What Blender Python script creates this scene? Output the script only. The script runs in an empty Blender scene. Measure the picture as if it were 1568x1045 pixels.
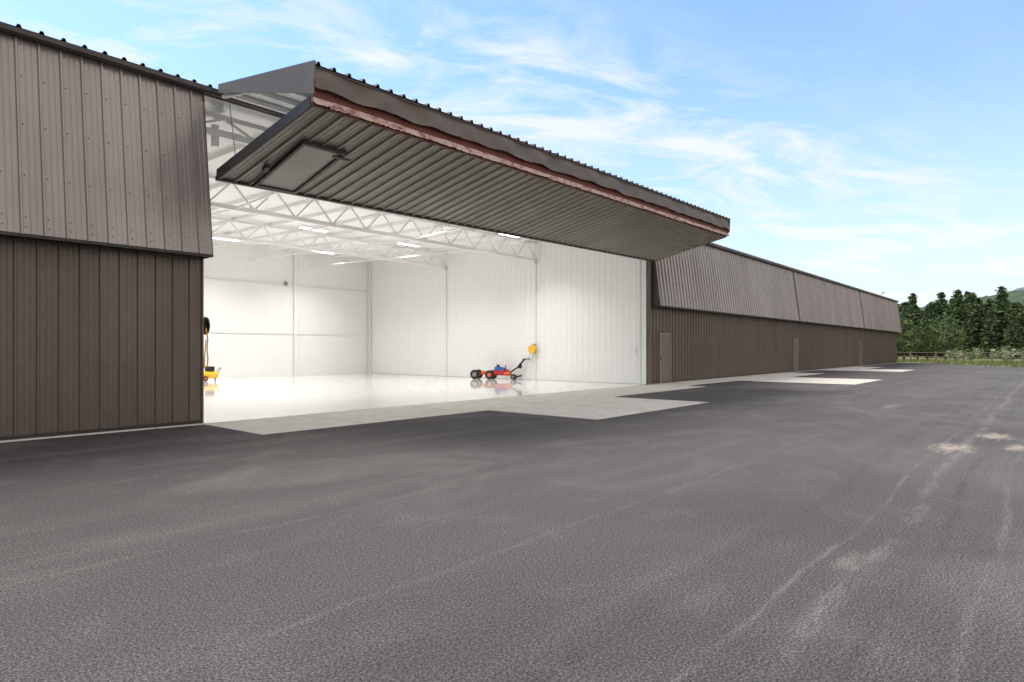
import bpy, math, random
from mathutils import Vector, Matrix
random.seed(7)
R=math.radians
scene=bpy.context.scene

# ------------------------------------------------------------------ helpers
def link(o):
    scene.collection.objects.link(o); return o
def empty(name, loc=(0,0,0)):
    e=bpy.data.objects.new(name,None); e.location=loc; e.empty_display_size=.2
    return link(e)
def mesh(name, v, f, mats, parent=None, mi=None, smooth=False):
    m=bpy.data.meshes.new(name); m.from_pydata([tuple(p) for p in v],[],f)
    if not isinstance(mats,(list,tuple)): mats=[mats]
    for a in mats: m.materials.append(a)
    if mi: m.polygons.foreach_set('material_index',mi)
    if smooth: m.polygons.foreach_set('use_smooth',[True]*len(m.polygons))
    m.update()
    o=bpy.data.objects.new(name,m); link(o)
    if parent: o.parent=parent
    return o
class G:
    def __init__(s): s.v=[]; s.f=[]; s.m=[]
    def add(s,v,f,m=0):
        b=len(s.v); s.v+= [tuple(p) for p in v]; s.f+=[tuple(i+b for i in q) for q in f]; s.m+=[m]*len(f)
    def box(s,x0,x1,y0,y1,z0,z1,m=0,M=None):
        v=[Vector(p) for p in [(x0,y0,z0),(x1,y0,z0),(x1,y1,z0),(x0,y1,z0),(x0,y0,z1),(x1,y0,z1),(x1,y1,z1),(x0,y1,z1)]]
        if M: v=[M@p for p in v]
        s.add(v,[(0,3,2,1),(4,5,6,7),(0,1,5,4),(1,2,6,5),(2,3,7,6),(3,0,4,7)],m)
    def bar(s,p,q,w,m=0,n=4,w2=None):
        p=Vector(p);q=Vector(q);d=(q-p).normalized()
        up=Vector((0,0,1)) if abs(d.z)<.95 else Vector((1,0,0))
        a=d.cross(up).normalized(); b=a.cross(d)
        w2=w if w2 is None else w2
        v=[];off=math.pi/n if n==4 else 0
        for c,r in ((p,w),(q,w2)):
            rr=r/2*(math.sqrt(2) if n==4 else 1)
            for i in range(n):
                t=2*math.pi*i/n+off
                v.append(c+a*math.cos(t)*rr+b*math.sin(t)*rr)
        f=[(i,(i+1)%n,n+(i+1)%n,n+i) for i in range(n)]+[tuple(range(n))[::-1],tuple(range(n,2*n))]
        s.add(v,f,m)
    def path(s,pts,w,m=0,n=6):
        for a,b in zip(pts,pts[1:]): s.bar(a,b,w,m,n)
    def torus(s,c,ax,R0,r,m=0,n=20,k=8):
        c=Vector(c);ax=Vector(ax).normalized()
        up=Vector((0,0,1)) if abs(ax.z)<.9 else Vector((1,0,0))
        a=ax.cross(up).normalized();b=ax.cross(a)
        v=[]
        for i in range(n):
            t=2*math.pi*i/n; d=a*math.cos(t)+b*math.sin(t)
            for j in range(k):
                u=2*math.pi*j/k
                v.append(c+d*(R0+r*math.cos(u))+ax*r*math.sin(u))
        f=[(i*k+j,((i+1)%n)*k+j,((i+1)%n)*k+(j+1)%k,i*k+(j+1)%k) for i in range(n) for j in range(k)]
        s.add(v,f,m)
    def obj(s,name,mats,parent=None,smooth=False):
        return mesh(name,s.v,s.f,mats,parent,s.m,smooth)

# ------------------------------------------------------------------ materials
def newmat(name):
    m=bpy.data.materials.new(name); m.use_nodes=True
    n=m.node_tree.nodes; l=m.node_tree.links
    return m,n,l,n['Principled BSDF']
def noise(n,l,src,scale,detail=4,rough=.55,vec=(1,1,1),dist=0):
    mp=n.new('ShaderNodeMapping'); mp.inputs['Scale'].default_value=vec
    l.new(src,mp.inputs['Vector'])
    x=n.new('ShaderNodeTexNoise'); x.inputs['Scale'].default_value=scale
    x.inputs['Detail'].default_value=detail; x.inputs['Roughness'].default_value=rough
    x.inputs['Distortion'].default_value=dist
    l.new(mp.outputs[0],x.inputs['Vector']); return x.outputs['Fac']
def ramp(n,l,fac,stops):
    r=n.new('ShaderNodeValToRGB'); e=r.color_ramp.elements
    while len(e)<len(stops): e.new(.5)
    for i,(p,c) in enumerate(stops):
        e[i].position=p; e[i].color=(c,c,c,1) if not isinstance(c,(tuple,list)) else (*c,1)
    l.new(fac,r.inputs[0]); return r.outputs[0]
def mix(n,l,a,b,fac,mode='MIX'):
    x=n.new('ShaderNodeMix'); x.data_type='RGBA'; x.blend_type=mode
    for s,val in ((x.inputs[6],a),(x.inputs[7],b),(x.inputs[0],fac)):
        if hasattr(val,'is_linked'): l.new(val,s)
        elif isinstance(val,(int,float)): s.default_value=val
        else: s.default_value=(*val,1)
    return x.outputs[2]
def math_(n,l,op,a,b=None,clamp=False):
    x=n.new('ShaderNodeMath'); x.operation=op; x.use_clamp=clamp
    for i,val in enumerate((a,b)):
        if val is None: continue
        if hasattr(val,'is_linked'): l.new(val,x.inputs[i])
        else: x.inputs[i].default_value=val
    return x.outputs[0]
def bump(n,l,h,b,strength,dist):
    x=n.new('ShaderNodeBump'); x.inputs['Strength'].default_value=strength; x.inputs['Distance'].default_value=dist
    l.new(h,x.inputs['Height']); l.new(x.outputs[0],b.inputs['Normal'])
def geo(n): return n.new('ShaderNodeNewGeometry').outputs['Position']

def metal(name,col,rough=.42,metallic=.15,var=.08,streak=.12,oil=.35,panel=.04):
    m,n,l,b=newmat(name); p=geo(n)
    a=noise(n,l,p,.7,5,.6,(1,1,.5))
    s=noise(n,l,p,6,4,.6,(1,1,.06))
    c=mix(n,l,tuple(x*(1-var) for x in col),tuple(min(1,x*(1+var)) for x in col),ramp(n,l,a,[(.3,0),(.7,1)]))
    c=mix(n,l,c,tuple(x*.6+.02 for x in col),math_(n,l,'MULTIPLY',ramp(n,l,s,[(.45,0),(.75,1)]),streak))
    # sheet-to-sheet tone difference (sheets are 0.915 m wide)
    sp=n.new('ShaderNodeSeparateXYZ'); l.new(p,sp.inputs[0])
    fl=math_(n,l,'FLOOR',math_(n,l,'DIVIDE',sp.outputs[0],.915))
    wn=n.new('ShaderNodeTexWhiteNoise'); wn.noise_dimensions='1D'; l.new(fl,wn.inputs['W'])
    c=mix(n,l,c,(0,0,0),math_(n,l,'MULTIPLY',wn.outputs['Value'],panel*1.6))
    c=mix(n,l,c,(.30,.27,.24),math_(n,l,'MULTIPLY',ramp(n,l,noise(n,l,p,2.2,8,.75,(1,1,.6)),[(.5,0),(.8,1)]),.12))
    l.new(c,b.inputs['Base Color'])
    r=noise(n,l,p,3,5,.6,(1,1,.3))
    l.new(math_(n,l,'ADD',math_(n,l,'ADD',math_(n,l,'MULTIPLY',r,.22),rough-.15),math_(n,l,'MULTIPLY',wn.outputs['Value'],.08)),b.inputs['Roughness'])
    b.inputs['Metallic'].default_value=metallic
    bump(n,l,noise(n,l,p,1.6,2,.5,(1,1,.8)),b,oil,.04)
    return m
def plain(name,col,rough=.5,metallic=0,var=.15,scale=8,bmp=0):
    m,n,l,b=newmat(name); p=geo(n)
    a=noise(n,l,p,scale,5,.6)
    c=mix(n,l,tuple(x*(1-var) for x in col),tuple(min(1,x*(1+var)) for x in col),a)
    l.new(c,b.inputs['Base Color']); b.inputs['Roughness'].default_value=rough; b.inputs['Metallic'].default_value=metallic
    if bmp: bump(n,l,a,b,bmp,.02)
    return m

M_low=metal('brown_wall_paint',(.155,.120,.098),.36,.35)
M_up=metal('weathered_bronze_paint',(.335,.292,.268),.30,.55,.10,.15,.45)
M_roof=metal('dark_roof_paint',(.06,.048,.042),.5,.1)
M_trim=metal('dark_trim_paint',(.035,.029,.026),.5,.1)
M_under=metal('door_panel_paint',(.285,.262,.222),.42,.2,.1,.15)
M_flash=plain('grey_flashing',(.16,.142,.13),.75,0,.12,1.5)
M_flap=plain('brown_rubber_flap',(.125,.10,.083),.55,0,.4,1.5,.3)
M_white=plain('white_liner_paint',(.88,.88,.87),.35,0,.015,.6)
M_back=plain('white_back_wall',(.88,.88,.86),.5,0,.015,.5)
M_ceil=plain('white_ceiling_insulation',(.87,.87,.85),.6,0,.03,1)
M_steel=plain('white_steel_paint',(.86,.86,.85),.4,0,.03,2)
M_black=plain('black_rubber',(.015,.015,.016),.6)
M_red=plain('red_paint',(.45,.03,.025),.35)
M_orange=plain('orange_paint',(.75,.17,.03),.35)
M_blue=plain('blue_paint',(.03,.13,.45),.35)
M_yellow=plain('yellow_plastic',(.85,.5,.03),.4)
M_grey=plain('grey_metal',(.3,.3,.3),.4,.5)
M_wood=plain('weathered_wood',(.20,.15,.11),.8,0,.3,6)
M_door=metal('brown_door_paint',(.17,.135,.11),.45,.05)
M_frame=metal('door_frame_paint',(.28,.24,.21),.45,.05)

m,n,l,b=newmat('rusty_red_beam'); p=geo(n)
c=mix(n,l,(.10,.025,.018),(.20,.05,.032),noise(n,l,p,3,6,.7)); l.new(c,b.inputs['Base Color']); b.inputs['Roughness'].default_value=.7; M_rbeam=m
m,n,l,b=newmat('torn_weather_strip'); p=geo(n)
c=mix(n,l,(.60,.44,.39),(.25,.08,.055),ramp(n,l,noise(n,l,p,5,6,.75,(1,1,2)),[(.47,0),(.62,1)])); l.new(c,b.inputs['Base Color']); b.inputs['Roughness'].default_value=.8; M_strip=m

m,n,l,b=newmat('white_epoxy_floor'); p=geo(n)
c=mix(n,l,(.78,.765,.735),(.84,.83,.81),noise(n,l,p,.5,4)); l.new(c,b.inputs['Base Color'])
l.new(math_(n,l,'ADD',math_(n,l,'MULTIPLY',noise(n,l,p,1.2,5),.08),.02),b.inputs['Roughness']); b.inputs['IOR'].default_value=1.6; M_floor=m

m,n,l,b=newmat('concrete'); p=geo(n)
c=mix(n,l,(.60,.565,.50),(.74,.71,.65),noise(n,l,p,.9,6,.65))
c=mix(n,l,c,(.38,.34,.28),math_(n,l,'MULTIPLY',ramp(n,l,noise(n,l,p,2.5,7,.7),[(.5,0),(.72,1)]),.75))
sx=n.new('ShaderNodeSeparateXYZ'); l.new(p,sx.inputs[0])
fr=math_(n,l,'ABSOLUTE',math_(n,l,'SUBTRACT',math_(n,l,'FRACT',math_(n,l,'DIVIDE',sx.outputs[0],3.05)),.5))
c=mix(n,l,c,(.14,.12,.10),math_(n,l,'MULTIPLY',math_(n,l,'LESS_THAN',fr,.004),.8))
l.new(mix(n,l,c,(.3,.27,.24),math_(n,l,'MULTIPLY',noise(n,l,p,70,2),.25)),b.inputs['Base Color']); b.inputs['Roughness'].default_value=.85
bump(n,l,noise(n,l,p,60,3),b,.3,.005); M_conc=m

m,n,l,b=newmat('asphalt'); p=geo(n)
sx=n.new('ShaderNodeSeparateXYZ'); l.new(p,sx.inputs[0]); X,Y=sx.outputs[0],sx.outputs[1]
big=noise(n,l,p,.16,4,.55,(1,1,1),.6)
wear=noise(n,l,p,.42,6,.62,(.8,1.1,1),1.2)
wear2=noise(n,l,p,1.1,6,.7,(.8,1.0,1),.6)
track=noise(n,l,p,.9,5,.6,(.12,1.6,1),.3)
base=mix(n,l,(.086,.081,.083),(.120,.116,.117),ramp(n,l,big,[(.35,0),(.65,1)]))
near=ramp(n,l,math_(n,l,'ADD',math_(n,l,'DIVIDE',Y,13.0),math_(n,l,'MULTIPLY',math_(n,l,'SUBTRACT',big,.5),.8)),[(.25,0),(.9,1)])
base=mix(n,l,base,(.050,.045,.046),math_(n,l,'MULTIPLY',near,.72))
base=mix(n,l,base,(.170,.162,.160),math_(n,l,'MULTIPLY',ramp(n,l,wear,[(.50,0),(.70,1)]),.5))
base=mix(n,l,base,(.180,.170,.166),math_(n,l,'MULTIPLY',ramp(n,l,wear2,[(.53,0),(.74,1)]),.35))
base=mix(n,l,base,(.19,.182,.178),math_(n,l,'MULTIPLY',ramp(n,l,track,[(.54,0),(.72,1)]),.3))
def line(y0,w,strength,seed,col=None):
    wob=math_(n,l,'MULTIPLY',math_(n,l,'SUBTRACT',noise(n,l,p,.25,3,.5,(1,0,1)),.5),.5)
    d=math_(n,l,'ABSOLUTE',math_(n,l,'SUBTRACT',math_(n,l,'ADD',Y,wob),y0))
    k=math_(n,l,'SUBTRACT',1,math_(n,l,'DIVIDE',d,w),True)
    brk=ramp(n,l,noise(n,l,p,1.5+seed,7,.8,(.6,2.5,1)),[(.42,0),(.62,1)])
    return math_(n,l,'MULTIPLY',math_(n,l,'MULTIPLY',k,brk),strength)
for y0,w,s,sd in ((1.0,.10,.5,0),(1.28,.035,.4,.3),(.35,.05,.3,.7),(3.1,.05,.22,1.1),(5.0,.05,.2,.5)):
    base=mix(n,l,base,(.30,.28,.265),line(y0,w,s,sd))
for y0,w,s,sd in ((.72,.07,.5,.2),(1.75,.12,.35,.6),(-.6,.12,.4,.1)):
    base=mix(n,l,base,(.05,.047,.047),line(y0,w,s,sd))
def spot(cx,cy,ax,ay):
    vm=n.new('ShaderNodeVectorMath'); vm.operation='SUBTRACT'; l.new(p,vm.inputs[0]); vm.inputs[1].default_value=(cx,cy,0)
    vs=n.new('ShaderNodeVectorMath'); vs.operation='MULTIPLY'; l.new(vm.outputs[0],vs.inputs[0]); vs.inputs[1].default_value=(1/ax,1/ay,0)
    vl=n.new('ShaderNodeVectorMath'); vl.operation='LENGTH'; l.new(vs.outputs[0],vl.inputs[0])
    k=math_(n,l,'SUBTRACT',1,vl.outputs['Value'],True)
    return ramp(n,l,math_(n,l,'ADD',math_(n,l,'MULTIPLY',k,.40),noise(n,l,p,4.5,8,.8,(.7,1.6,1))),[(.66,0),(.86,1)])
for a in ((11.6,1.15,1.1,.5),(13.6,.75,1.0,.45),(12.2,.40,.8,.25),(4.9,1.1,.5,.15),(19,3.2,1.4,.4)):
    base=mix(n,l,base,(.50,.45,.36),math_(n,l,'MULTIPLY',spot(*a),.6 if a[0]>10 and a[0]<15 else .2))
grain=noise(n,l,p,125,2,.8)
grain2=noise(n,l,p,60,2,.7)
g=mix(n,l,(.22,.22,.22),(2.2,2.15,2.1),ramp(n,l,grain,[(.38,0),(.66,1)]))
base=mix(n,l,base,g,.85,'MULTIPLY')
g=mix(n,l,(.42,.42,.42),(1.75,1.72,1.7),ramp(n,l,grain2,[(.40,0),(.64,1)]))
base=mix(n,l,base,g,.75,'MULTIPLY')
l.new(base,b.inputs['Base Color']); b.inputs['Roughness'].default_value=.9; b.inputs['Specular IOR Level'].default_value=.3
bump(n,l,math_(n,l,'ADD',grain,math_(n,l,'MULTIPLY',grain2,.9)),b,.8,.01)
M_asph=m

m,n,l,b=newmat('grass'); p=geo(n)
c=mix(n,l,(.13,.17,.045),(.30,.28,.11),ramp(n,l,noise(n,l,p,.08,5,.6),[(.35,0),(.65,1)]))
c=mix(n,l,c,(.06,.09,.025),ramp(n,l,noise(n,l,p,2,5,.7),[(.4,.0),(.75,.7)]))
l.new(c,b.inputs['Base Color']); b.inputs['Roughness'].default_value=.9; M_grass=m
def hillmat(name,a,bb):
    m,n,l,b=newmat(name); p=geo(n)
    c=mix(n,l,a,bb,ramp(n,l,noise(n,l,p,.05,6,.7),[(.35,0),(.65,1)]))
    l.new(c,b.inputs['Base Color']); b.inputs['Roughness'].default_value=1
    return m
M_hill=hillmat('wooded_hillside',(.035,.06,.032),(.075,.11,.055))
M_hill2=hillmat('haze_tinted_far_ridge',(.09,.14,.14),(.13,.18,.17))  # aerial haze mixed into the base colour as a pale bluish tint
def leaf(name,a,bb):
    m,n,l,b=newmat(name); p=geo(n)
    oi=n.new('ShaderNodeObjectInfo')
    c=mix(n,l,a,bb,noise(n,l,p,.7,4,.7))
    c=mix(n,l,c,tuple(x*.6 for x in a),math_(n,l,'MULTIPLY',oi.outputs['Random'],.4))
    l.new(c,b.inputs['Base Color']); b.inputs['Roughness'].default_value=.8
    return m
M_leafd=leaf('dark_needles',(.045,.082,.024),(.08,.12,.036))
M_leafl=leaf('light_needles',(.095,.145,.04),(.15,.19,.055))
M_leafb=leaf('bright_leaves',(.11,.17,.045),(.19,.25,.08))
M_bloss=leaf('pale_blossom',(.28,.33,.18),(.42,.46,.32))
M_bark=plain('bark',(.10,.07,.05),.9)

# ------------------------------------------------------------------ world
w=bpy.data.worlds.new('World'); scene.world=w; w.use_nodes=True
n=w.node_tree.nodes; l=w.node_tree.links; bg=n['Background']
SUN_AZ=math.atan2(-.35,.94); SUN_EL=R(60)
sky=n.new('ShaderNodeTexSky'); sky.sky_type='NISHITA'; sky.sun_disc=False
sky.sun_elevation=SUN_EL; sky.sun_rotation=SUN_AZ; sky.air_density=1.0; sky.dust_density=.6; sky.ozone_density=1.0
tc=n.new('ShaderNodeTexCoord'); s3=n.new('ShaderNodeSeparateXYZ'); l.new(tc.outputs['Generated'],s3.inputs[0])
zz=math_(n,l,'ADD',math_(n,l,'MAXIMUM',s3.outputs[2],0),.16)
PX=math_(n,l,'DIVIDE',s3.outputs[0],zz); PY=math_(n,l,'DIVIDE',s3.outputs[1],zz)
cb=n.new('ShaderNodeCombineXYZ'); l.new(PX,cb.inputs[0]); l.new(PY,cb.inputs[1])
mp=n.new('ShaderNodeMapping'); mp.inputs['Rotation'].default_value=(0,0,R(34)); l.new(cb.outputs[0],mp.inputs[0])
mp2=n.new('ShaderNodeMapping'); mp2.inputs['Scale'].default_value=(1.1,2.2,1); mp2.inputs['Location'].default_value=(3.1,1.7,0); l.new(mp.outputs[0],mp2.inputs[0])
c1=n.new('ShaderNodeTexNoise'); c1.inputs['Scale'].default_value=1.7; c1.inputs['Detail'].default_value=9; c1.inputs['Roughness'].default_value=.62; c1.inputs['Distortion'].default_value=.6
l.new(mp2.outputs[0],c1.inputs['Vector'])
cl=ramp(n,l,c1.outputs['Fac'],[(.45,0),(.62,1)])
msk=math_(n,l,'DIVIDE',math_(n,l,'SUBTRACT',math_(n,l,'ADD',PY,math_(n,l,'MULTIPLY',PX,.45)),1.25),.3,True)
cl=math_(n,l,'MULTIPLY',cl,math_(n,l,'ADD',math_(n,l,'MULTIPLY',msk,.9),.08))
hz=ramp(n,l,s3.outputs[2],[(0,.97),(.11,.72),(.24,.34),(.36,.14),(.6,.03)])
tint=mix(n,l,sky.outputs[0],(1.95,2.40,2.95),1.0,'MULTIPLY')
skc=mix(n,l,tint,(8.3,9.0,9.6),hz)
skc=mix(n,l,skc,(9.3,9.5,9.8),math_(n,l,'MULTIPLY',cl,.85))
# added overcast overhead and behind the camera, out of view, lights the facade neutrally
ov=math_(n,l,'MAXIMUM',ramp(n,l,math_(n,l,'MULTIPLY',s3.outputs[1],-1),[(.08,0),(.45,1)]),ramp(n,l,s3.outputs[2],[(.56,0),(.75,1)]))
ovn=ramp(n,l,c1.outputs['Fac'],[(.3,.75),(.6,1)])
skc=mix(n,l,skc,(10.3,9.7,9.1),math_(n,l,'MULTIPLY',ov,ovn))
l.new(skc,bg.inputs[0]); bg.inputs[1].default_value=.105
sl=bpy.data.lights.new('sun','SUN'); sl.energy=3.4; sl.angle=R(24); sl.color=(1,.95,.885)
so=link(bpy.data.objects.new('sun',sl)); so.location=(0,30,40)
d=Vector((math.sin(SUN_AZ)*math.cos(SUN_EL),math.cos(SUN_AZ)*math.cos(SUN_EL),math.sin(SUN_EL)))
so.rotation_euler=d.to_track_quat('Z','Y').to_euler()

# ------------------------------------------------------------------ ground
g=G(); g.add([(-1500,-1500,-.02),(2500,-1500,-.02),(2500,1800,-.02),(-1500,1800,-.02)],[(0,1,2,3)]); g.obj('ground',M_grass)
g=G()
poly=[(-60,13.5),(-60,-70),(48,-70),(52,-25),(58,-8),(66,1.2),(72,5),(80,9),(82,13.5)]
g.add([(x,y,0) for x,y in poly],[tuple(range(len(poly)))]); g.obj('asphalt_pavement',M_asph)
g=G()
def slab(x0,x1,y0,y1,z):
    g.add([(x0,y0,z),(x1,y0,z),(x1,y1,z),(x0,y1,z)],[(0,1,2,3)])
slab(5.46,22.9+1.2,10.45,12.9,.005)
slab(11.25,17.0,7.3,10.445,.005)
slab(29.7,42.0,10.6,12.75,.005); slab(29.5,35.2,6.3,10.595,.005)
slab(24.11,29.69,11.3,12.75,.005)
slab(48,60.0,10.6,12.75,.005); slab(48.2,53.6,7.5,10.595,.005)
g.obj('concrete_apron',M_conc)

# ------------------------------------------------------------------ hangar
H=empty('aircraft_hangar')
def lerp(a,b,t): return a+(b-a)*t
XL,XR=5.46,23.9; XE=79.4; YF=12.86; XW=-24.0
PROF=[(0,0),(.014,1),(.040,1),(.054,0),(.130,0),(.137,.16),(.149,.16),(.156,0),(.213,0),(.220,.16),(.232,.16),(.239,0)]
def ribbed(name,x0,x1,fn,nrm,mat,depth=.038,pitch=.305,rows=(0,1),parent=H,prof=PROF):
    xs=[];k=math.floor(x0/pitch)
    while k*pitch<x1:
        for a,h in prof:
            x=k*pitch+a*pitch/.305
            if x0<=x<=x1: xs.append((x,h*depth))
        k+=1
    xs=[(x0,0)]+xs+[(x1,0)]
    v=[];f=[];R_=len(rows);nrm=Vector(nrm).normalized()
    for x,h in xs:
        for s in rows: v.append(Vector(fn(x,s))+nrm*h)
    for i in range(len(xs)-1):
        for j in range(R_-1):
            a=i*R_+j; f.append((a,a+R_,a+R_+1,a+1))
    return mesh(name,v,f,mat,parent)
ZM=3.34; YO=12.40; ZT=6.66
lowf=lambda x,s:(x,YF,.03+s*(ZM+.25-.03))
upf=lambda x,s:(x,YO+s*(YF-.02-YO),ZM+s*(ZT-ZM))
un=(0,-(ZT-ZM),-(YF-YO))
for nm,a,b_ in (('left',XW,XL-.03),('right',XR+.02,XE)):
    ribbed('lower_wall_'+nm,a,b_,lowf,(0,-1,0),M_low)
    ribbed('upper_wall_'+nm,a,b_+(.03 if nm=='left' else 0),upf,un,M_up)
    g=G()
    g.box(a,b_+.02,YO-.012,YO+.01,ZM-.05,ZM+.004)
    g.box(a,b_+.02,YO+.012,YF+.05,ZM-.012,ZM+.02)
    g.box(a,b_,YF-.06,YF-.035,.031,.09)
    g.obj('trim_'+nm,M_trim,H)
g=G(); g.box(XW,XL,YF-.08,YF+.15,-.01,.028); g.box(XR,XE,YF-.08,YF+.15,-.01,.028); g.obj('footing',M_conc,H)
g=G()
for x in (XL+.003,XR+.012,XE):
    g.add([(x,YO-.02,ZM-.04),(x,YF,ZM-.04),(x,YF,ZT),(x,YF-.05,ZT)],[(0,1,2,3)])
g.obj('panel_end_flashing',M_trim,H)
g=G()
g.box(XL-.028,XL,YF-.05,YF+.25,.03,ZT)
g.box(XR-.14,XR+.018,YF-.07,YF+.16,.03,ZT)
g.obj('door_jamb',M_low,H)
g=G()
for r_,zr in enumerate((.35,1.2,2.05,2.9)):
    k=math.floor(-1/.305)
    while k*.305<XL-.2:
        x=k*.305+.085; g.box(x-.007,x+.007,YF-.01,YF,zr-.007,zr+.007); k+=1
for zr in (3.46,3.62,4.3,5.15,5.95,6.5):
    s=(zr-ZM)/(ZT-ZM); k=math.floor(-1/.305)
    while k*.305<XL-.2:
        x=k*.305+.085; yy=upf(x,s)[1]; g.box(x-.007,x+.007,yy-.012,yy,zr-.007,zr+.007); k+=1
g.obj('wall_screws',M_trim,H)
g=G()
for x in (43.0,61.5):
    p0=Vector(upf(x,0))+Vector((0,-.05,0)); p1=Vector(upf(x,1))+Vector((0,-.05,0)); g.bar(p0,p1,.07)
g.obj('unit_joint_strip',M_frame,H)
def pdoor(x,i):
    g=G()
    g.box(x,x+.06,YF-.075,YF+.02,.03,2.2,1); g.box(x+.96,x+1.02,YF-.075,YF+.02,.03,2.2,1); g.box(x+.06,x+.96,YF-.075,YF+.02,2.14,2.2,1)
    g.box(x+.063,x+.957,YF-.05,YF,.04,2.137,0)
    g.box(x+.12,x+.16,YF-.10,YF-.05,1.0,1.14,2); g.bar((x+.13,YF-.11,1.05),(x+.25,YF-.11,1.05),.02,2,8)
    g.obj('personnel_door_%d'%i,[M_door,M_frame,M_grey],H)
for i,x in enumerate((24.63,43.15,61.6)): pdoor(x,i)
YB=32.2
rf=lambda x,s:(x,12.66+s*(YB-12.66),6.71+s*.42)
ROOFP=[(0,0),(.02,1),(.06,1),(.08,0)]
ribbed('roof',XW,XE+.05,rf,(0,-.02,1),M_roof,.05,.305,prof=ROOFP)
g=G()
g.box(XW,XE+.05,12.665,12.70,6.62,6.705); g.box(XW,XE+.05,12.70,YF+.1,6.60,6.64)
g.obj('roof_edge_trim',M_roof,H)
g=G()
g.box(XW,XE,YB,YB+.15,0,7.1); g.box(XE-.15,XE-.01,YF+.05,YB,0,6.75)
g.box(XW,XW+.15,YF+.05,YB,0,6.75)
g.obj('outer_shell',M_low,H)
g=G(); g.add([(XL-.1,YF-.02,.012),(XR-.1,YF-.02,.012),(XR-.1,YB,.012),(XL-.1,YB,.012)],[(0,1,2,3)])
g.obj('hangar_floor',M_floor,H)
XI0,XI1=5.36,23.72
ceilz=lambda y:6.585+(y-YF)/(32.1-YF)*.405
ribbed('side_wall_liner',YF+.1,YB,lambda y,s:(XI1,y,.02+s*(ceilz(y)+.01)),(-1,0,0),M_white,.014)
ribbed('side_wall_liner_near',YF+.1,YB,lambda y,s:(XI0,y,.02+s*(ceilz(y)+.01)),(1,0,0),M_white,.014)
g=G(); g.box(XI0,XI1,32.0,32.1,.012,7.05,0)
for z in (2.39,5.0):
    g.box(XI0,XI1,31.94,31.999,z-.04,z+.04,1)
for x in (8.6,13.6,18.6,23.6):
    g.box(x-.09,x+.09,31.89,31.938,.012,7.0,1)
g.box(XI0,XI1,31.96,31.999,.012,.10,1)
x=XI0+.5
while x<XI1:
    g.box(x-.004,x+.004,31.994,31.9995,.13,7.0,0); x+=1.0
g.obj('back_wall',[M_back,M_white],H)
g=G()
g.add([(XI0-.1,YF,6.585),(XI1+.1,YF,6.585),(XI1+.1,32.1,6.99),(XI0-.1,32.1,6.99)],[(0,1,2,3)],0)
x=XI0+.6
while x<XI1:
    g.add([(x-.04,YF+.1,6.45),(x+.04,YF+.1,6.45),(x+.04,32,6.85),(x-.04,32,6.85)],[(0,1,2,3)],1)
    g.add([(x-.04,YF+.1,6.45),(x-.04,32,6.85),(x-.04,32,6.98),(x-.04,YF+.1,6.58)],[(0,1,2,3)],1)
    x+=1.5
g.obj('ceiling',[M_ceil,M_steel],H)
def truss(y,zb,zt,nm):
    g=G()
    g.box(XI0,XI1-.04,y-.06,y+.06,zb,zb+.13); g.box(XI0,XI1-.04,y-.06,y+.06,zt-.1,zt)
    nseg=13; dx=(XI1-XI0-.04)/nseg
    for i in range(nseg):
        a=XI0+i*dx; g.bar((a,y,zb+.1),(a+dx/2,y,zt-.06),.05,0); g.bar((a+dx/2,y,zt-.06),(a+dx,y,zb+.1),.05,0)
    g.box(XI1-.06,XI1-.02,y-.025,y+.025,.012,zb-.12)
    g.box(XI1-.25,XI1-.02,y-.08,y+.08,zb-.12,zb)
    g.obj('roof_truss_'+nm,M_steel,H)
truss(18.9,5.74,6.66,'a'); truss(25.15,5.95,6.76,'b')
truss(13.25,5.95,6.42,'header')
g=G()
for x in (9.0,12.5,16.0,19.5):
    g.bar((x,13.25,6.0),(x,18.9,5.8),.045); g.bar((x,18.9,5.8),(x,25.15,6.0),.045); g.bar((x,25.15,6.0),(x,32,6.2),.045)
g.obj('truss_bracing',M_steel,H)
m,n_,l_,b=newmat('lit_lamp'); b.inputs['Emission Color'].default_value=(1,.99,.96,1); b.inputs['Emission Strength'].default_value=4; b.inputs['Base Color'].default_value=(.8,.8,.8,1); M_lamp=m
g=G()
for y,off,z in ((17.7,0,6.42),(23.3,-.9,6.5),(29.0,-2.1,6.6)):
    for i in range(4):
        x=10.2+off+i*5.1
        if x>XI1-1 or x<XI0+.8: continue
        if y==29.0: x+=.2
        g.box(x-.62,x+.62,y-.12,y+.12,z,z+.07,0); g.box(x-.6,x+.6,y-.10,y-.02,z-.03,z-.002,1); g.box(x-.6,x+.6,y+.02,y+.10,z-.03,z-.002,1)
        L=bpy.data.lights.new('ceiling_light','AREA'); L.shape='RECTANGLE'; L.size=1.2; L.size_y=.2; L.energy=125; L.spread=R(125); L.color=(1,.985,.96)
        o=link(bpy.data.objects.new('ceiling_light',L)); o.location=(x,y,z-.05); o.parent=H
g.obj('light_fixtures',[M_steel,M_lamp],H)
g=G()
g.box(17.9,18.05,31.8,31.88,5.0,5.2,1); g.box(18.05,18.15,31.78,31.86,5.02,5.18,0)
g.box(XI1-.09,XI1-.03,13.4,13.55,1.3,1.55,0)
g.bar((5.6,13.4,6.3),(5.6,13.4,5.0),.09,0); g.bar((5.9,13.3,6.2),(5.9,13.3,5.75),.12,0); g.bar((6.0,13.3,6.05),(6.45,13.3,6.05),.16,1,12)
pts=[(5.62+.16*math.sin(i*.55),13.5,4.6-.13*i) for i in range(14)]
g.path(pts,.025,0)
g.obj('wall_fittings',[M_steel,M_grey],H)
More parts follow.
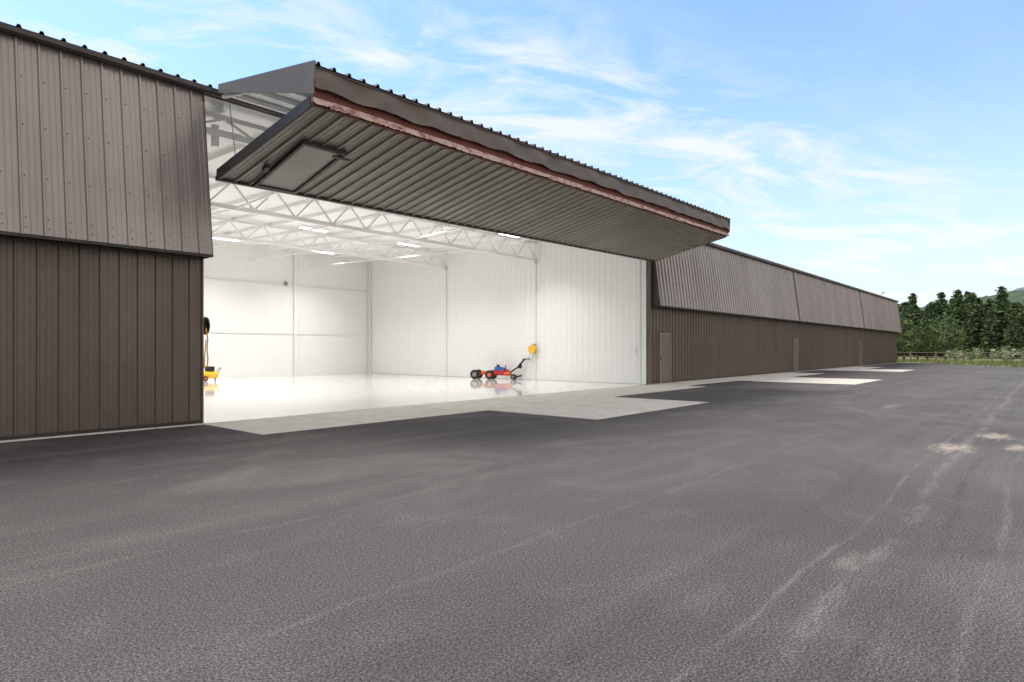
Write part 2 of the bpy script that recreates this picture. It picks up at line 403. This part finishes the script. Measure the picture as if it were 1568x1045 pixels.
g=G(); g.bar((70,12.7,6.7),(70,12.6,6.95),.04); g.bar((70,12.6,6.95),(69.8,12.45,7.0),.04); g.box(69.6,69.85,12.3,12.5,6.95,7.03); g.obj('roof_lamp',M_grey,H)

# ------------- open bifold door
XD0,XD1=5.78,23.5
def off(x): return (x-XD0)/(XD1-XD0)
YO2=9.40
def top_fn(x,s):
    return (x+(0 if s else -.1), lerp(12.62,YO2-.11,s), lerp(6.74,6.25+.19*off(x),s))
ribbed('open_door_upper_panel',XD0,XD1,lambda x,s:top_fn(x,s),(0,-.1,1),M_roof,.055,prof=ROOFP)
def bot_fn(x,s):
    t=off(x)
    return (lerp(x,x-.24*(1-t)-.12*t,s), lerp(YO2+.05,12.40,s), lerp(5.62+.2*t,4.87+.29*t,s))
ribbed('open_door_lower_panel',XD0,XD1,bot_fn,(0,-.23,-1),M_under,.038)
g=G()
def sheet(fn,dz,m):
    a=[Vector(fn(x,s))+Vector((0,0,dz)) for x,s in ((XD0,0),(XD1,0),(XD1,1),(XD0,1))]
    g.add(a,[(0,1,2,3)],m)
sheet(top_fn,-.03,0); sheet(bot_fn,.03,0)
for s in (.02,.25,.5,.75,.95):
    a=Vector(top_fn(XD0,s)); b_=Vector(top_fn(XD1,s)); g.bar(a-Vector((0,0,.09)),b_-Vector((0,0,.09)),.09,1)
    a=Vector(bot_fn(XD0+.02,s)); b_=Vector(bot_fn(XD1-.02,s)); g.bar(a+Vector((0,0,.09)),b_+Vector((0,0,.09)),.09,1)
for i in range(9):
    x=lerp(XD0+.08,XD1-.08,i/8)
    g.bar(Vector(top_fn(x,0))-Vector((0,0,.17)),Vector(top_fn(x,.95))-Vector((0,0,.17)),.06,1)
    g.bar(Vector(bot_fn(x,0))+Vector((0,0,.09)),Vector(bot_fn(x,1))+Vector((0,0,.09)),.06,1)
g.obj('open_door_frame',[M_ceil,M_steel],H)
g=G()
for x,sg in ((XD0-.01,-1),(XD1+.01,1)):
    a=Vector(top_fn(x,0)); b_=Vector(top_fn(x,1)); a.x=x-.09 if sg<0 else x; b_.x=x
    e=Vector((0,-.01,.055))
    v=[a+Vector((0,0,.055)),b_+e,b_+Vector((0,.02,-.5)),b_+Vector((0,.4,-.38)),a+Vector((0,0,-.12))]
    g.add(v+[p+Vector((.02*sg,0,0)) for p in v],[(0,1,2,3,4),(9,8,7,6,5)]+[(i,(i+1)%5,5+(i+1)%5,5+i) for i in range(5)])
g.obj('open_door_end_flashing',M_flash,H)
g=G()
for x,sg in ((XD0,-1),(XD1,1)):
    a=Vector(bot_fn(x,0)); b_=Vector(bot_fn(x,1))
    u=Vector((0,0,.15)); dn=Vector((0,0,-.05)); q=Vector((.012*sg,0,0))
    v=[a+dn,b_+dn,b_+u,a+u]; v+= [p+q for p in v]
    g.add(v,[(0,1,2,3),(7,6,5,4),(0,4,5,1),(1,5,6,2),(2,6,7,3),(3,7,4,0)])
a=Vector(bot_fn(XD0,1)); b_=Vector(bot_fn(XD1,1))
g.bar(a+Vector((0,.03,-.01)),b_+Vector((0,.03,-.01)),.09)
g.obj('open_door_edge_trim',M_trim,H)
def strip(name,z0,z1,y0,y1,mat,amp,nx=520,nz=6,seed=1,rag=0):
    rnd=random.Random(seed); v=[];f=[]
    ph=[(rnd.uniform(.5,6),rnd.uniform(0,6.28),rnd.uniform(.3,1)) for _ in range(9)]
    for i in range(nx+1):
        x=lerp(XD0-.02,XD1+.02,i/nx); o_=.19*off(x)
        wv=sum(a*math.sin(x*k+p_) for k,p_,a in ph)/4
        rg=rag*rnd.uniform(-1,1)
        lap=((x*1.0)%3.05)/3.05
        for j in range(nz+1):
            t=j/nz
            y=lerp(y0,y1,t)-amp*wv*math.sin(t*2.6+.3)-.03*lap*t+amp*.25*math.sin(x*9+t*5)*t
            z=lerp(z0,z1,t)+o_+(rg if j==nz else 0)+amp*.5*wv*t
            v.append((x,y,z))
    q=nz+1
    for i in range(nx):
        for j in range(nz): a=i*q+j; f.append((a,a+1,a+q+1,a+q))
    return mesh(name,v,f,mat,H,smooth=True)
strip('fascia_flap',6.245,5.85,YO2-.06,YO2-.11,M_flap,.055,seed=4,rag=.006)
strip('fascia_red_beam',5.92,5.72,YO2-.035,YO2-.035,M_rbeam,0,nx=20,nz=1)
strip('fascia_torn_strip',5.73,5.61,YO2-.05,YO2-.065,M_strip,.008,seed=9,rag=.014)
g=G()
a=Vector((XD0,YO2+.02,5.63)); b_=Vector((XD1,YO2+.02,5.83)); g.bar(a,b_,.07); g.obj('fold_edge_channel',M_rbeam,H)
g=G()
def onleaf(x,y,dz):
    s=(y-YO2-.05)/(12.40-YO2-.05); p=Vector(bot_fn(x,s)); return Vector((x,y,p.z+dz))
def leafbox(x0,x1,y0,y1,d0,d1,m):
    v=[onleaf(x,y,dd) for dd in (d0,d1) for x,y in ((x0,y0),(x1,y0),(x1,y1),(x0,y1))]
    g.add(v,[(0,3,2,1),(4,5,6,7),(0,1,5,4),(1,2,6,5),(2,3,7,6),(3,0,4,7)],m)
leafbox(6.30,7.10,10.5,12.25,-.055,-.01,0)
leafbox(6.24,6.298,10.44,12.3,-.09,-.005,1); leafbox(7.102,7.17,10.44,12.3,-.09,-.005,1)
leafbox(6.298,7.102,10.44,10.498,-.09,-.005,1); leafbox(6.298,7.102,12.252,12.3,-.09,-.005,1)
leafbox(6.05,6.13,11.45,11.6,-.13,-.04,1); leafbox(6.95,7.35,10.55,10.6,-.12,-.092,1)
g.obj('inset_personnel_door',[M_under,M_trim],H)
g=G()
for x in (5.95,11.6,17.5,23.2):
    t=off(x); g.bar((x,12.38,4.95+.28*t),(x,12.75,6.5),.02,0,6)
g.obj('lift_cables',M_grey,H)

# ------------------------------------------------------------------ interior objects
def place(e,loc,ang): e.location=loc; e.rotation_euler=(0,0,ang)
cart=empty('aircraft_tow_cart'); 
g=G()
def wheel(x,y,r,w,mt,mh):
    g.torus((x,y,r),(0,1,0),r-w/2,w/2,mt,24,8); g.bar((x,y-w*.35,r),(x,y+w*.35,r),(r-w)*2*1.02,mh,16); g.bar((x,y-w*.5,r),(x,y+w*.5,r),.07,4,10)
for yy in (-.27,.27):
    wheel(0,yy,.24,.13,0,4); wheel(.78,yy,.23,.13,0,2)
g.bar((0,-.27,.24),(0,.27,.24),.05,4,8); g.bar((.78,-.27,.23),(.78,.27,.23),.05,4,8)
for yy in (-.14,.14): g.bar((-.05,yy,.27),(1.9,yy,.22),.06,1)
for xx in (.2,.5,1.1,1.85): g.bar((xx,-.14,.25),(xx,.14,.25),.05,1)
g.box(.3,.55,-.15,.15,.28,.42,2)
g.box(.95,1.5,-.2,.2,.26,.46,1); g.box(1.0,1.28,-.16,.16,.46,.62,3); g.bar((1.4,-.15,.5),(1.4,.15,.5),.2,3,14)
g.bar((1.14,0,.62),(1.14,0,.72),.16,0,12); g.bar((1.5,.1,.45),(1.5,.1,.7),.05,0,8)
g.box(1.5,1.78,-.16,.16,.2,.38,2); g.box(1.55,1.7,-.1,.1,.38,.5,1)
for yy in (-.13,.13): wheel(1.95,yy,.13,.07,0,4)
g.bar((1.95,-.13,.13),(1.95,.13,.13),.04,4,8)
g.path([(1.7,-.1,.3),(2.15,-.1,.6),(2.5,-.1,1.0),(2.75,-.1,1.02)],.045,0,8); g.path([(1.7,.1,.3),(2.15,.1,.6),(2.5,.1,1.0),(2.75,.1,1.02)],.045,0,8)
g.bar((2.5,-.28,1.0),(2.5,.28,1.0),.06,0,8); g.bar((2.15,-.1,.6),(2.15,.1,.6),.05,1,8)
g.bar((2.0,0,.13),(2.35,0,.2),.08,0,8); g.box(2.2,2.35,-.06,.06,.55,.75,0)
g.obj('cart_body',[M_black,M_red,M_orange,M_blue,M_grey],cart)
place(cart,(22.55,21.75,.012),math.atan2(-1.8,.75))
reel=empty('extension_cord_reel',(23.56,18.9,0))
g=G()
g.bar((-.16,0,1.5),(-.04,0,1.5),.36,0,24); g.bar((-.19,0,1.5),(-.165,0,1.5),.40,0,24); g.bar((-.035,0,1.5),(-.01,0,1.5),.40,0,24)
g.torus((-.1,0,1.5),(1,0,0),.18,.035,0,28,8)
g.box(-.01,.06,-.08,.08,1.3,1.75,1)
g.path([(-.1,-.18,1.42)]+[(-.1-.03*math.sin(i),-.16-.05*math.sin(i*.6),1.35-.09*i) for i in range(5)],.02,0)
g.path([(-.1,-.1,1.3),(-.12,-.02,1.1),(-.12,.1,.95),(-.1,.22,1.05),(-.1,.18,1.3)],.018,1)
g.obj('reel_drum',[M_yellow,M_grey],reel)
hr=empty('air_hose_reel',(5.80,13.75,0))
g=G()
g.bar((-.1,0,2.0),(.1,0,2.0),.20,0,16)
for k in (-.1,.1): g.bar((k-.012,0,2.0),(k+.012,0,2.0),.38,0,24)
g.torus((0,0,2.0),(1,0,0),.13,.05,0); g.box(-.43,-.1,-.05,.05,1.95,2.05,0); g.box(-.43,-.40,-.15,.15,1.8,2.2,0)
g.path([(0.03,-.18,1.95),(.06,-.2,1.7),(.05,-.18,1.5),(.08,-.16,1.3),(.06,-.18,1.15),(.03,-.1,1.1),(0,-.18,1.3),(.03,-.18,1.7)],.026,1)
g.obj('reel_and_hose',[M_black,M_yellow],hr)
ac=empty('portable_air_compressor',(12.95,29.8,.012))
g=G()
g.bar((-.35,0,.3),(.35,0,.3),.34,0,18); g.box(-.15,.2,-.12,.12,.47,.68,1); g.bar((.02,-.1,.6),(.02,.1,.6),.2,2,14)
for y in (-.2,.2): g.torus((-.25,y,.12),(0,1,0),.085,.035,1); g.bar((-.25,y-.02,.12),(-.25,y+.02,.12),.12,2,12)
g.bar((.28,0,.2),(.28,0,0),.05,1,8); g.path([(.33,-.12,.35),(.5,-.12,.6),(.5,.12,.6),(.33,.12,.35)],.03,1)
g.bar((-.25,-.2,.12),(-.25,.2,.12),.03,1,8)
g.obj('compressor_body',[M_yellow,M_black,M_orange],ac)

# ------------------------------------------------------------------ vegetation
def conifer_mesh(name,h,r,seed,fullness=1.0):
    rnd=random.Random(seed); g=G()
    g.bar((0,0,0),(0,0,h*.97),h*.028,2,6,w2=.03)
    nl=int(h*2.6); 
    for i in range(nl):
        t=i/nl; z=h*(.08+.90*t)
        rr=r*((1-t)**.62)*rnd.uniform(.62,1.15)*fullness+.15
        nb=rnd.randint(6,9); a0=rnd.uniform(0,6.28)
        for b in range(nb):
            a=a0+6.28*b/nb+rnd.uniform(-.35,.35); L=rr*rnd.uniform(.6,1.15); droop=rnd.uniform(-.25,.2)
            d=Vector((math.cos(a),math.sin(a),0)); tip=Vector((0,0,z+L*droop))+d*L
            if b%2==0 and L>.6: g.bar((0,0,z),tip,.05,2,3,w2=.015)
            mi=0 if rnd.random()<.55 else 1
            k=max(2,int(L/.34))
            for q in range(k):
                f=(q+.8)/k; c=Vector((0,0,z))*(1-f)+tip*f
                for _ in range(2):
                    s=rnd.uniform(.2,.42)*(1.15-.4*f)
                    n1=Vector((rnd.uniform(-1,1),rnd.uniform(-1,1),rnd.uniform(-.5,.5))).normalized()
                    n2=n1.cross(Vector((rnd.uniform(-1,1),rnd.uniform(-1,1),rnd.uniform(-1,1)))).normalized()
                    cc=c+Vector((rnd.uniform(-.18,.18),rnd.uniform(-.18,.18),rnd.uniform(-.14,.14)))
                    g.add([cc-n1*s,cc-n2*s*.6,cc+n1*s,cc+n2*s*.6],[(0,1,2,3)],mi)
    m=bpy.data.meshes.new(name); m.from_pydata(g.v,[],g.f)
    for a in (M_leafd,M_leafl,M_bark): m.materials.append(a)
    m.polygons.foreach_set('material_index',g.m); m.update(); return m
def crown_mesh(name,h,r,seed,mats,base=.2,clumps=46,per=34,ls=.2):
    rnd=random.Random(seed); g=G()
    g.bar((0,0,0),(0,0,h*.6),h*.05,2,7,w2=h*.02)
    for i in range(clumps):
        while True:
            p=Vector((rnd.uniform(-1,1),rnd.uniform(-1,1),rnd.uniform(-1,1)))
            if .35<p.length<1: break
        taper=1-.35*max(0,p.z)
        c=Vector((p.x*r*taper,p.y*r*taper,h*(base+(1-base)*(.5+.5*p.z))*.96))
        if i%3==0: g.bar((0,0,min(c.z*.6,h*.55)),c,h*.014,2,3,w2=.02)
        cr=rnd.uniform(.16,.30)*r; mi=0 if rnd.random()<.5 else 1
        for _ in range(per):
            o_=Vector((rnd.gauss(0,1),rnd.gauss(0,1),rnd.gauss(0,.7)))*cr*.6
            s=rnd.uniform(.5,1)*ls
            n1=Vector((rnd.gauss(0,1),rnd.gauss(0,1),rnd.gauss(0,1))).normalized(); n2=n1.orthogonal().normalized()
            g.add([c+o_-n1*s,c+o_-n2*s*.6,c+o_+n1*s,c+o_+n2*s*.6],[(0,1,2,3)],mi)
    m=bpy.data.meshes.new(name); m.from_pydata(g.v,[],g.f)
    for a in mats: m.materials.append(a)
    m.polygons.foreach_set('material_index',g.m); m.update(); return m
protos=[conifer_mesh('conifer%d'%i,h,r,40+i) for i,(h,r) in enumerate(((11,2.3),(12.5,2.5),(9.5,2.4),(12.5,2.1),(10.5,2.7)))]
rprotos=[crown_mesh('pine_crown%d'%i,h,r,80+i,(M_leafd,M_leafl,M_bark),.12,60,34,.26) for i,(h,r) in enumerate(((9.5,2.8),(8.5,2.6)))]
F=empty('pine_forest'); rnd=random.Random(5)
def tree(me,x,y,s,par,name='tree'):
    o=bpy.data.objects.new(name,me); o.location=(x,y,-.02); o.scale=(s*rnd.uniform(.95,1.25),s*rnd.uniform(.95,1.25),s); o.rotation_euler=(0,0,rnd.uniform(0,6.28))
    link(o)
    if par: o.parent=par
    return o
for i in range(1300):
    x=rnd.uniform(0,1)**1.2*105+128; y=rnd.uniform(-95,65)
    me=rnd.choice(protos) if rnd.random()<.85 else rnd.choice(rprotos)
    tree(me,x,y,rnd.uniform(.70,1.02)*(1+(x-128)/380),F)
for x,y,s in ((107,16.4,.74),(110,13.9,.66),(113,18.3,.8),(116,12.3,.72),(112,15.4,.6),(104,19.5,.76),(122,-6,.8),(118,-12,.8)):
    tree(rnd.choice(rprotos),x,y,s,None,'pine_tree')
for x,y,s in ((120,10,.62),(125,4.5,.6),(127,7.5,.66),(124,1.0,.58)):
    tree(rnd.choice(protos),x,y,s,None,'pine_tree')
shr=[crown_mesh('shrub_crown%d'%i,2.1,1.3,120+i,(M_bloss,M_leafb,M_bark),.08,34,30,.13) for i in range(2)]
for x,y,s in ((100,7.7,.85),(98,4.4,.95),(102,1.9,1.0),(108,10.4,.8),(96,-3,1.0)):
    tree(rnd.choice(shr),x,y,s,None,'flowering_shrub')
g=G()
for i in range(9000):
    x=rnd.uniform(66,98); y=rnd.uniform(-14,24)
    if x<84 and y>(x-66)*.55+1.6: continue
    hh=rnd.uniform(.08,.3); a=rnd.uniform(0,3.14); dx,dy=math.cos(a)*.07,math.sin(a)*.07
    g.add([(x-dx,y-dy,-.02),(x+dx,y+dy,-.02),(x+rnd.uniform(-.08,.08),y+rnd.uniform(-.08,.08),hh)],[(0,1,2)],0 if rnd.random()<.7 else 1)
g.obj('grass_tufts',[M_grass,M_leafb])
fe=empty('wooden_fence'); g=G()
P0=Vector((92,16,0));P1=Vector((82,-22,0)); nP=15
for i in range(nP):
    p=P0.lerp(P1,i/(nP-1)); g.bar(p+Vector((0,0,-.1)),p+Vector((0,0,1.25)),.18,0,6)
    if i<nP-1:
        q=P0.lerp(P1,(i+1)/(nP-1))
        for z in (.6,1.1): g.bar(p+Vector((0,0,z)),q+Vector((0,0,z)),.07,0,4)
g.obj('posts_and_rails',M_wood,fe)
def hill(name,x0,x1,y0,y1,hf,mat,nx,ny):
    v=[];f=[];r2=random.Random(3)
    for i in range(nx+1):
        for j in range(ny+1):
            x=lerp(x0,x1,i/nx); y=lerp(y0,y1,j/ny); e=math.sin(math.pi*min(1,i/nx*1.0))
            z=hf(y)*e**.8+r2.uniform(-1,1)*2.6*e
            v.append((x,y,z-1))
    q=ny+1
    for i in range(nx):
        for j in range(ny): a=i*q+j; f.append((a,a+q,a+q+1,a+1))
    return mesh(name,v,f,mat)
h1=lambda y:38+20*math.exp(-((y+5)/85)**2)+10*math.exp(-((y-260)/120)**2)+14*math.exp(-((y+330)/150)**2)
h2=lambda y:66+54*math.exp(-((y-10)/110)**2)+20*math.exp(-((y+320)/160)**2)
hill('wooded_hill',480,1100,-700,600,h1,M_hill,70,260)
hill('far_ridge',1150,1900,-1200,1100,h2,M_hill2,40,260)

# ------------------------------------------------------------------ camera
cd=bpy.data.cameras.new('camera'); cd.sensor_width=36; cd.lens=22.04; cd.shift_y=.008; cd.clip_end=5000; cd.clip_start=.05
co=link(bpy.data.objects.new('camera',cd)); co.location=(0,0,1.5); co.rotation_euler=(R(90),0,R(40.73-90))
scene.camera=co
scene.view_settings.view_transform='Standard'; scene.view_settings.look='None'; scene.view_settings.exposure=0
